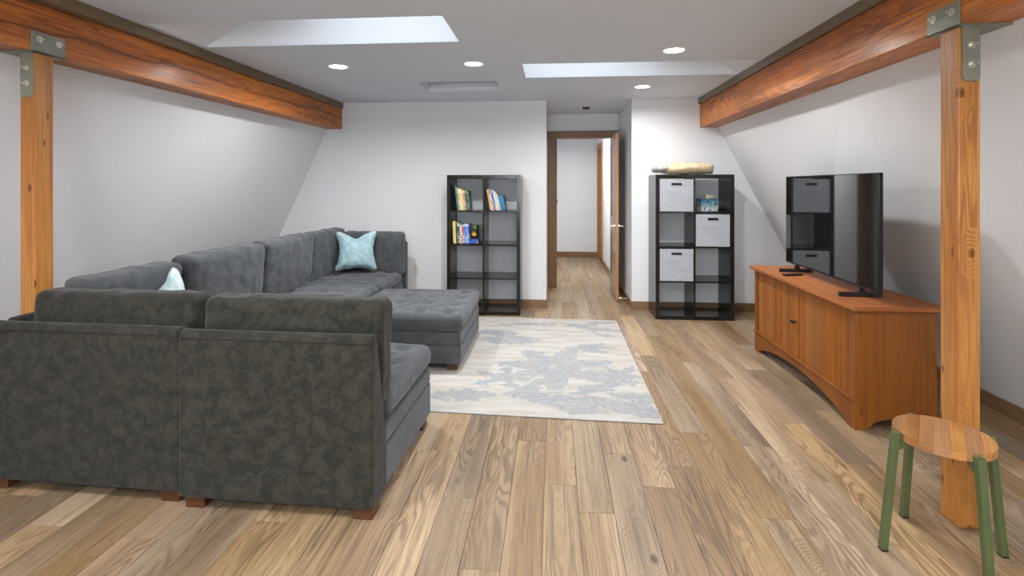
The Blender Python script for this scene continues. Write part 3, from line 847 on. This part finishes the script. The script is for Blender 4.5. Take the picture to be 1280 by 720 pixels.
# ================================================================ cube bookcases
def bookcase(label, loc, grp=None):
    t = thing('cube_bookcase', label, 'bookcase', loc, 0, grp)
    w, h, d, T, tt = .776, 1.47, .385, .038, .016
    m = M['blackwood']
    obj('side_panel', bx((0, 0, 0), (T, d, h), .001, 1), m, t)
    obj('side_panel', bx((w - T, 0, 0), (w, d, h), .001, 1), m, t)
    obj('top_panel', bx((T + .0003, 0, h - T), (w - T - .0003, d, h), .001, 1), m, t)
    obj('bottom_panel', bx((T + .0003, 0, 0), (w - T - .0003, d, T), .001, 1), m, t)
    obj('divider', bx((w / 2 - tt / 2, .002, T + .0003), (w / 2 + tt / 2, d - .002, h - T - .0003)), m, t)
    cell = (h - 2 * T - 3 * tt) / 4
    for k in (1, 2, 3):
        z = T + k * cell + (k - 1) * tt
        for a, b in ((T + .0003, w / 2 - tt / 2 - .0003), (w / 2 + tt / 2 + .0003, w - T - .0003)):
            obj('shelf', bx((a, .003, z), (b, d - .003, z + tt)), m, t)
    floors = [T] + [T + k * cell + k * tt for k in (1, 2, 3)]
    return t, floors, cell
LB, RB = (-1.113, 5.325, 0), (1.04, 5.295, 0)
tl, FL, CELL = bookcase('black-brown cube bookcase holding books, left of the doorway', LB)
bookcase('black-brown cube bookcase with pale storage boxes, right of the doorway', RB)
# storage boxes
def storage(label, x, y, z):
    t = thing('storage_box', label, 'storage box', (x, y, z), 0, 'pale woven storage boxes')
    w, d, h = .332, .33, CELL - .012
    bm = bmesh.new()
    hw, hh, zc = .051, .0125, h - .048
    # front with a real slot: four strips
    y0, y1 = 0, .006
    box(bm, (0, y0, 0), (w, y1, zc - hh)); box(bm, (0, y0, zc + hh), (w, y1, h)); box(bm, (0, y0, zc - hh), (w / 2 - hw, y1, zc + hh)); box(bm, (w / 2 + hw, y0, zc - hh), (w, y1, zc + hh))
    obj('front', bm, M['bin'], t)
    bm = bmesh.new()
    box(bm, (0, y1 + .0002, 0), (.005, d, h)); box(bm, (w - .005, y1 + .0002, 0), (w, d, h)); box(bm, (.005, d - .005, 0), (w - .005, d, h)); box(bm, (.005, y1 + .0002, 0), (w - .005, d - .005, .005))
    obj('body', bm, M['bin'], t)
    bm = bmesh.new()
    box(bm, (w / 2 - hw, -.002, zc + hh - .003), (w / 2 + hw, .008, zc + hh)); box(bm, (w / 2 - hw, -.002, zc - hh), (w / 2 + hw, .008, zc - hh + .003))
    box(bm, (w / 2 - hw, -.002, zc - hh + .003), (w / 2 - hw + .003, .008, zc + hh - .003)); box(bm, (w / 2 + hw - .003, -.002, zc - hh + .003), (w / 2 + hw, .008, zc + hh - .003))
    box(bm, (w / 2 - hw + .003, .0062, zc - hh + .003), (w / 2 + hw - .003, .0085, zc + hh - .003))
    obj('handle', bm, M['black'], t)
xa, xb = RB[0] + .038 + .005, RB[0] + .396 + .005
storage('pale grey woven storage box in the top left cell of the right bookcase', xa, RB[1] + .004, FL[3] + .001)
storage('pale grey woven storage box in the right column, below the tissue box', xb, RB[1] + .004, FL[2] + .001)
storage('pale grey woven storage box in the left column, third cell down', xa, RB[1] + .004, FL[1] + .001)
# tissue box
t = thing('tissue_box', 'blue watercolour cube tissue box with a cream tissue pulled up', 'tissue box', (1.600, 5.47, FL[3] + .0005), .10)
obj('carton', bx((-.085, -.06, 0), (.085, .06, .125), .002, 1), M['tissuebox'], t)
bm = bmesh.new()
bmesh.ops.create_grid(bm, x_segments=16, y_segments=10, size=.5)
for v in bm.verts:
    u, w_ = v.co.x * 2, v.co.y * 2
    a = u * 1.2
    v.co = Vector((u * .030 + .012 * math.sin(w_ * 3) + .01, .020 * math.sin(u * 4 + 1) + .01 * w_, .118 + (w_ + 1) * .5 * (.062 - .018 * abs(u + .3))))
    v.co.x *= .6 + (w_ + 1) * .45
bmesh.ops.solidify(bm, geom=bm.faces[:], thickness=.002)
obj('tissue', bm, M['tissue'], t, True)
# fleece bundle
t = thing('fleece_throw', 'rolled beige fleece throw lying on top of the right bookcase', 'blanket', (1.36, 5.46, 1.4702), 0)
bm = cushion((.49, .24, .104), .050, (.02, .02, .006), 36, None, 0, .010, 13, 41)
obj('roll', bm, M['beige'], t, True).location = (.02, 0, .0155)
bm = cushion((.15, .17, .072), .035, (.01, .01, 0), 20, None, 0, .006, 16, 47)
o = obj('folded_end', bm, M['greyfleece'], t, True); o.location = (-.235, -.04, .026); o.rotation_euler = (0, -.06, .3)
bm = cushion((.022, .205, .088), .011, (0, .004, .003), 14, None, 0, .003, 16, 50)
obj('cuff', bm, M['greyfleece'], t, True).location = (.262, 0, .014)

# ================================================================ books
BK = {}
def book(label, x, y, z, th, h, d, tilt, c1, c2, grp, spine_scale=45, yaw=0):
    key = (c1, c2)
    if key not in BK: BK[key] = cover('book_cover', c1, c2, spine_scale, .5)
    t = thing('book', label, 'book', (x, y, z), 0, grp); t.rotation_euler = (0, tilt, yaw)
    bm = bmesh.new(); c = min(.0025, th * .2)
    box(bm, (0, 0, 0), (c, d, h)); box(bm, (th - c, 0, 0), (th, d, h)); box(bm, (c, 0, 0), (th - c, c, h))
    obj('cover', bm, BK[key], t)
    obj('pages', bx((c + .0002, c + .0002, .003), (th - c - .0002, d - .004, h - .003)), M['pages'], t)
    return t
lx = LB[0] + .038; ly = LB[1] + .06
def row(zf, x, specs, grp, lean):
    """books leaning against the left side; each specs: (label, th, h, c1, c2). lean angle in radians (top towards -x)"""
    for (lab, th, h, c1, c2, dt) in specs:
        a = lean + dt
        book(lab, x, ly + random.uniform(0, .01), zf + .0008 , th, h, .17, -a, c1, c2, grp)
        x += th / math.cos(a) + .0012 + (.002 if dt else 0)
z3 = FL[3]
row(z3, lx + .062, [('thin green book with pale speckles, leftmost on the top left shelf', .006, .275, (.05, .22, .13), (.35, .5, .4), .01),
    ('blue-grey book second from left on the top left shelf', .016, .245, (.10, .22, .35), (.30, .45, .5), .0),
    ('yellow book with blue dots on the top left shelf', .030, .232, (.75, .58, .06), (.85, .75, .35), .0),
    ('pale grey thin book between yellow and red books, top left shelf', .014, .222, (.60, .62, .58), (.75, .55, .5), .0),
    ('cream and red book on the top left shelf', .020, .212, (.70, .22, .16), (.75, .60, .50), .0),
    ('dark green picture book, rightmost on the top left shelf', .042, .205, (.03, .10, .03), (.16, .26, .20), .0)], 'books on the top left shelf', .10)
row(z3, lx + .355 + .062, [('orange and yellow book, leftmost on the top right shelf', .020, .225, (.80, .30, .04), (.85, .60, .15), .0),
    ('white and dark blue thin book on the top right shelf', .016, .240, (.65, .68, .72), (.05, .10, .30), .0),
    ('blue book with orange marks in the middle of the top right shelf', .022, .225, (.04, .12, .42), (.60, .35, .10), .0),
    ('white book with a blue and pink spine, top right shelf', .015, .225, (.72, .72, .70), (.30, .45, .70), .0),
    ('pale pink thin book leaning on the top right shelf', .012, .205, (.78, .45, .38), (.80, .72, .66), .0),
    ('mint green thin book on the top right shelf', .016, .180, (.40, .62, .48), (.70, .78, .68), .0),
    ('short blue and green book, rightmost on the top right shelf', .055, .158, (.02, .14, .50), (.04, .20, .05), .0)], 'books on the top right shelf', .20)
row(FL[2], lx + .018, [('yellow book, leftmost on the second shelf', .030, .235, (.82, .62, .16), (.86, .72, .35), .0),
    ('black and brown mottled thin book beside the yellow one, second shelf', .018, .190, (.03, .02, .02), (.28, .12, .08), .0),
    ('dark teal book with white lettering specks on the second shelf', .024, .225, (.03, .10, .12), (.55, .60, .62), .0),
    ('white and green book on the second shelf', .018, .205, (.70, .72, .68), (.12, .40, .20), .0),
    ('red and white book in the middle of the second shelf', .022, .195, (.68, .10, .05), (.75, .72, .66), .0),
    ('bright blue book right of the red one, second shelf', .030, .205, (.06, .18, .62), (.45, .55, .75), .0),
    ('light blue thin book on the second shelf', .018, .205, (.12, .30, .70), (.60, .70, .82), .0),
    ('navy thin book before the black picture book, second shelf', .014, .198, (.02, .04, .20), (.20, .30, .55), .0)], 'books on the second shelf', .045)
# last book of the second shelf, cover turned to the room
c1 = cover('picture_book_cover', (.012, .014, .018), (.06, .12, .45), 30, .52)
t = thing('book', 'black picture book with a yellow plant on its cover, rightmost on second shelf', 'book', (lx + .208, ly + .0, FL[2] + .0008), 0, 'books on the second shelf')
t.rotation_euler = (0, -.07, -.5)
obj('cover', bx((0, 0, 0), (.02, .13, .185), .001, 1), c1, t)
obj('front_cover', bx((.001, -.0035, .001), (.105, -.0005, .198)), M['black'], t)
bm = bmesh.new()
for a, l in ((-1.0, .045), (-.45, .055), (0, .06), (.45, .055), (1.0, .045)):
    ex, ez = .052 + math.sin(a) * l, .078 + math.cos(a) * l
    nx, nz = math.cos(a) * .006, -math.sin(a) * .006
    mx, mz = .052 + math.sin(a) * l * .5, .078 + math.cos(a) * l * .5
    prism(bm, [(.052, .078), (mx + nx, mz + nz), (ex, ez), (mx - nx, mz - nz)], 'y', -.0052, -.0037)
obj('plant_print', bm, plain('yellow_print', (.75, .48, .05), .5), t)
obj('lower_band', bx((.001, -.0052, .001), (.105, -.0037, .045)), cover('cover_band_blue', (.05, .14, .50), (.50, .30, .12), 30, .58), t)
obj('top_band', bx((.012, -.0052, .150), (.092, -.0037, .190)), cover('cover_band_green', (.03, .08, .03), (.12, .20, .08), 30, .5), t)

# ================================================================ media cabinet
cab = thing('media_cabinet', 'long orange-brown wooden media cabinet with ribbed sliding doors', 'cabinet', (1.667, 2.98, 0), 0)
CD, CLn, CH = .43, 1.405, .668          # depth, length, body height
m = M['cherry_z']
obj('top_board', bx((-.034, -.042, CH), (CD + .03, CLn + .03, .692), .004, 2), M['cherry_x'], cab)
def side(y0, y1):
    bm = bmesh.new(); pts = [(0.0, 0), (.062, 0)]
    for i in range(13):
        a = i / 12; xx = .085 + a * (CD - .17); pts.append((xx, .022 + .042 * math.sin(PI * min(1, max(0, a))) ** .5))
    pts += [(CD - .062, 0), (CD, 0), (CD, CH - .0005), (0.0, CH - .0005)]
    prism(bm, pts, 'y', y0, y1); return bm
sp = obj('side_panel', side(0, .022), m, cab); obj('side_panel', side(CLn - .022, CLn), m, cab)
obj('tenon', bx((.026, -.003, .075), (.044, .0, .128), .001, 1), M['cherry_z'], sp)
obj('back_panel', bx((CD - .012, .0225, .065), (CD - .002, CLn - .0225, CH - .001)), m, cab)
obj('floor_panel', bx((.03, .0225, .135), (CD - .0125, CLn - .0225, .150)), m, cab)
for a, b in ((.0225, .055), (CLn - .055, CLn - .0225)):
    obj('stile', bx((.002, a, .171), (.026, b, CH - .001), .002, 1), m, cab)
obj('top_rail', bx((.012, .0555, .655), (.026, CLn - .0555, CH - .0008)), m, cab)
obj('bottom_ledge', bx((-.010, .004, .158), (.028, CLn - .004, .1705), .004, 2), m, cab)
# arched apron
bm = bmesh.new(); pts = [(.0225, .0), (.075, .0)]
n = 28
for i in range(n + 1):
    a = i / n; yy = .095 + a * (CLn - .19); pts.append((yy, .020 + .085 * (1 - abs(2 * a - 1) ** 2.0) ** .8))
pts += [(CLn - .075, 0), (CLn - .0225, 0), (CLn - .0225, .1575), (.0225, .1575)]
prism(bm, pts, 'x', .0, .02); obj('apron', bm, m, cab)
# two doors of upright slats
half = (CLn - .112) / 2
slat_me = None
for k in range(2):
    y0 = .056 + k * half
    dr = obj('door', bx((.0185, y0 + .001, .1712), (.0225, y0 + half - .001, .6545)), m, cab)
    stile_w = .028
    ya = y0 + (.001 if k == 0 else stile_w); yb = y0 + half - (stile_w if k == 0 else .001)
    sy = y0 + half - stile_w + .001 if k == 0 else y0 + .001
    obj('meeting_stile', bx((.006, sy, .1713), (.0183, sy + stile_w - .003, .6544), .002, 1), M['slat'], dr)
    ns = 28; pw = (yb - ya) / ns
    for i in range(ns):
        if slat_me is None:
            bm = bmesh.new(); r_ = []
            prof = [(0.0, .0008), (-.006, .0025), (-.0085, pw * .3), (-.0085, pw * .7), (-.006, pw - .0025), (0.0, pw - .0008)]
            prism(bm, [(p[0], p[1]) for p in prof], 'z', 0, .483)
            slat_me = D.meshes.new('slat'); bm.normal_update(); bm.to_mesh(slat_me); bm.free(); slat_me.materials.append(M['slat'])
        s = D.objects.new('slat', slat_me); link_obj(s, dr); s.location = (.0184, ya + i * pw, .1713)
    ky = sy + stile_w / 2 + (-.001)
    bm = bmesh.new(); cyl(bm, (-.004, ky, .415), .0045, .02, 'x', 10); bmesh.ops.create_uvsphere(bm, u_segments=14, v_segments=8, radius=.011, matrix=Matrix.Translation((-.018, ky, .415)) @ Matrix.Scale(.7, 4, (1, 0, 0)))
    obj('knob', bm, M['knob'], dr, True)
# ================================================================ television
tv = thing('television', 'large flat black television standing on the wooden media cabinet', 'television', (1.812, 3.015, .6925), -.035)
Wt, z0, z1 = 1.235, .058, .735
obj('housing', bx((.004, 0, z0), (.028, Wt, z1), .003, 2), M['bezel'], tv)
obj('back_box', bx((.0285, .18, z0 + .02), (.062, Wt - .18, z0 + .36), .01, 2), M['black'], tv)
obj('screen', bx((.001, .007, z0 + .014), (.0039, Wt - .007, z1 - .006)), M['screen'], tv)
bm = bmesh.new(); box(bm, (.0015, .0, z0), (.0038, Wt, z0 + .0115)); box(bm, (.0015, .0, z1 - .005), (.0038, Wt, z1)); box(bm, (.0015, 0, z0 + .0116), (.0038, .006, z1 - .0051)); box(bm, (.0015, Wt - .006, z0 + .0116), (.0038, Wt, z1 - .0051))
obj('bezel', bm, M['bezel'], tv)
for yy in (.20, Wt - .16):
    bm = bmesh.new()
    box(bm, (-.11, yy - .012, 0), (.13, yy + .012, .026), .003, 1)
    prism(bm, [(0, .0261), (.04, .0261), (.025, .059), (.006, .059)], 'y', yy - .008, yy + .008)
    obj('foot', bm, M['black'], tv)
rc = thing('remote_control', 'slim black remote control lying on the cabinet before the television', 'remote', (1.765, 3.93, .6925), .28)
obj('body', bx((-.075, -.02, 0), (.075, .02, .014), .004, 2), M['black'], rc)
bm = bmesh.new()
for i in range(5):
    for j in range(2): cyl(bm, (-.05 + i * .02, -.008 + j * .016, .0146), .004, .001, 'z', 8)
obj('buttons', bm, M['slot'], rc)

# ================================================================ stool
st = thing('stool', 'round acacia wood stool with four olive green metal legs', 'stool', (1.431, 2.006, 0), 0)
ST = .443
# seat: edge-glued boards cut to a disc
R = .150; edges = [-.150, -.105, -.062, -.020, .024, .066, .108, .150]
yawb = math.radians(55)
for a, b in zip(edges[:-1], edges[1:]):
    a2, b2 = a + .00015, b - .00015
    pts = []
    n = 14
    for i in range(n + 1):
        yy = a2 + (b2 - a2) * i / n
        pts.append((math.sqrt(max(R * R - yy * yy, 1e-7)), yy))
    pts2 = [(-p[0], p[1]) for p in pts[::-1]]
    allp = pts + pts2
    bm = bmesh.new(); prism(bm, allp, 'z', ST - .028, ST)
    bmesh.ops.remove_doubles(bm, verts=bm.verts[:], dist=.0012)
    o = obj('seat_board', bm, M['acacia'], st); o.rotation_euler = (0, 0, yawb)
def bar(bm, a, b, w, d, rz=0):
    """rectangular bar from a to b"""
    a, b = Vector(a), Vector(b)
    ca, sa = math.cos(rz), math.sin(rz)
    o = [(-w / 2, -d / 2), (w / 2, -d / 2), (w / 2, d / 2), (-w / 2, d / 2)]
    q = [(x * ca - y * sa, x * sa + y * ca) for x, y in o]
    v1 = [bm.verts.new((a.x + x, a.y + y, a.z)) for x, y in q]; v2 = [bm.verts.new((b.x + x, b.y + y, b.z)) for x, y in q]
    fs = [bm.faces.new(v1[::-1]), bm.faces.new(v2)]
    for i in range(4): fs.append(bm.faces.new((v1[i], v1[(i + 1) % 4], v2[(i + 1) % 4], v2[i])))
    bmesh.ops.recalc_face_normals(bm, faces=fs)
    bmesh.ops.bevel(bm, geom=list({e for f in fs for e in f.edges}), offset=.0015, segments=1, affect='EDGES')
for k in range(4):
    a = k * PI / 2
    c, s = math.cos(a), math.sin(a)
    top, bot = .1635, .208
    bm = bmesh.new()
    bar(bm, (c * bot, s * bot, .006), (c * top, s * top, ST - .004), .024, .024, a)
    lg = obj('leg', bm, M['green'], st)
    bm = bmesh.new(); bar(bm, (c * bot, s * bot, 0), (c * bot, s * bot, .0058), .026, .026, a); obj('foot_cap', bm, M['black'], lg)
    bm = bmesh.new()
    # gusset under the seat
    def rp(r, z, w): return Vector((c * r - s * w, s * r + c * w, z))
    for w_ in (-.009, .009):
        pts = [(.150, ST - .0285), (.085, ST - .0285), (.085, ST - .034), (.125, ST - .040), (.148, ST - .062), (.155, ST - .062)]
        v1 = [bm.verts.new(rp(r_, z_, w_ - .0015)) for r_, z_ in pts]; v2 = [bm.verts.new(rp(r_, z_, w_ + .0015)) for r_, z_ in pts]
        fs = [bm.faces.new(v1), bm.faces.new(v2[::-1])]
        for i in range(6): fs.append(bm.faces.new((v1[i], v2[i], v2[(i + 1) % 6], v1[(i + 1) % 6])))
        bmesh.ops.recalc_face_normals(bm, faces=fs)
    obj('gusset', bm, M['green'], lg)
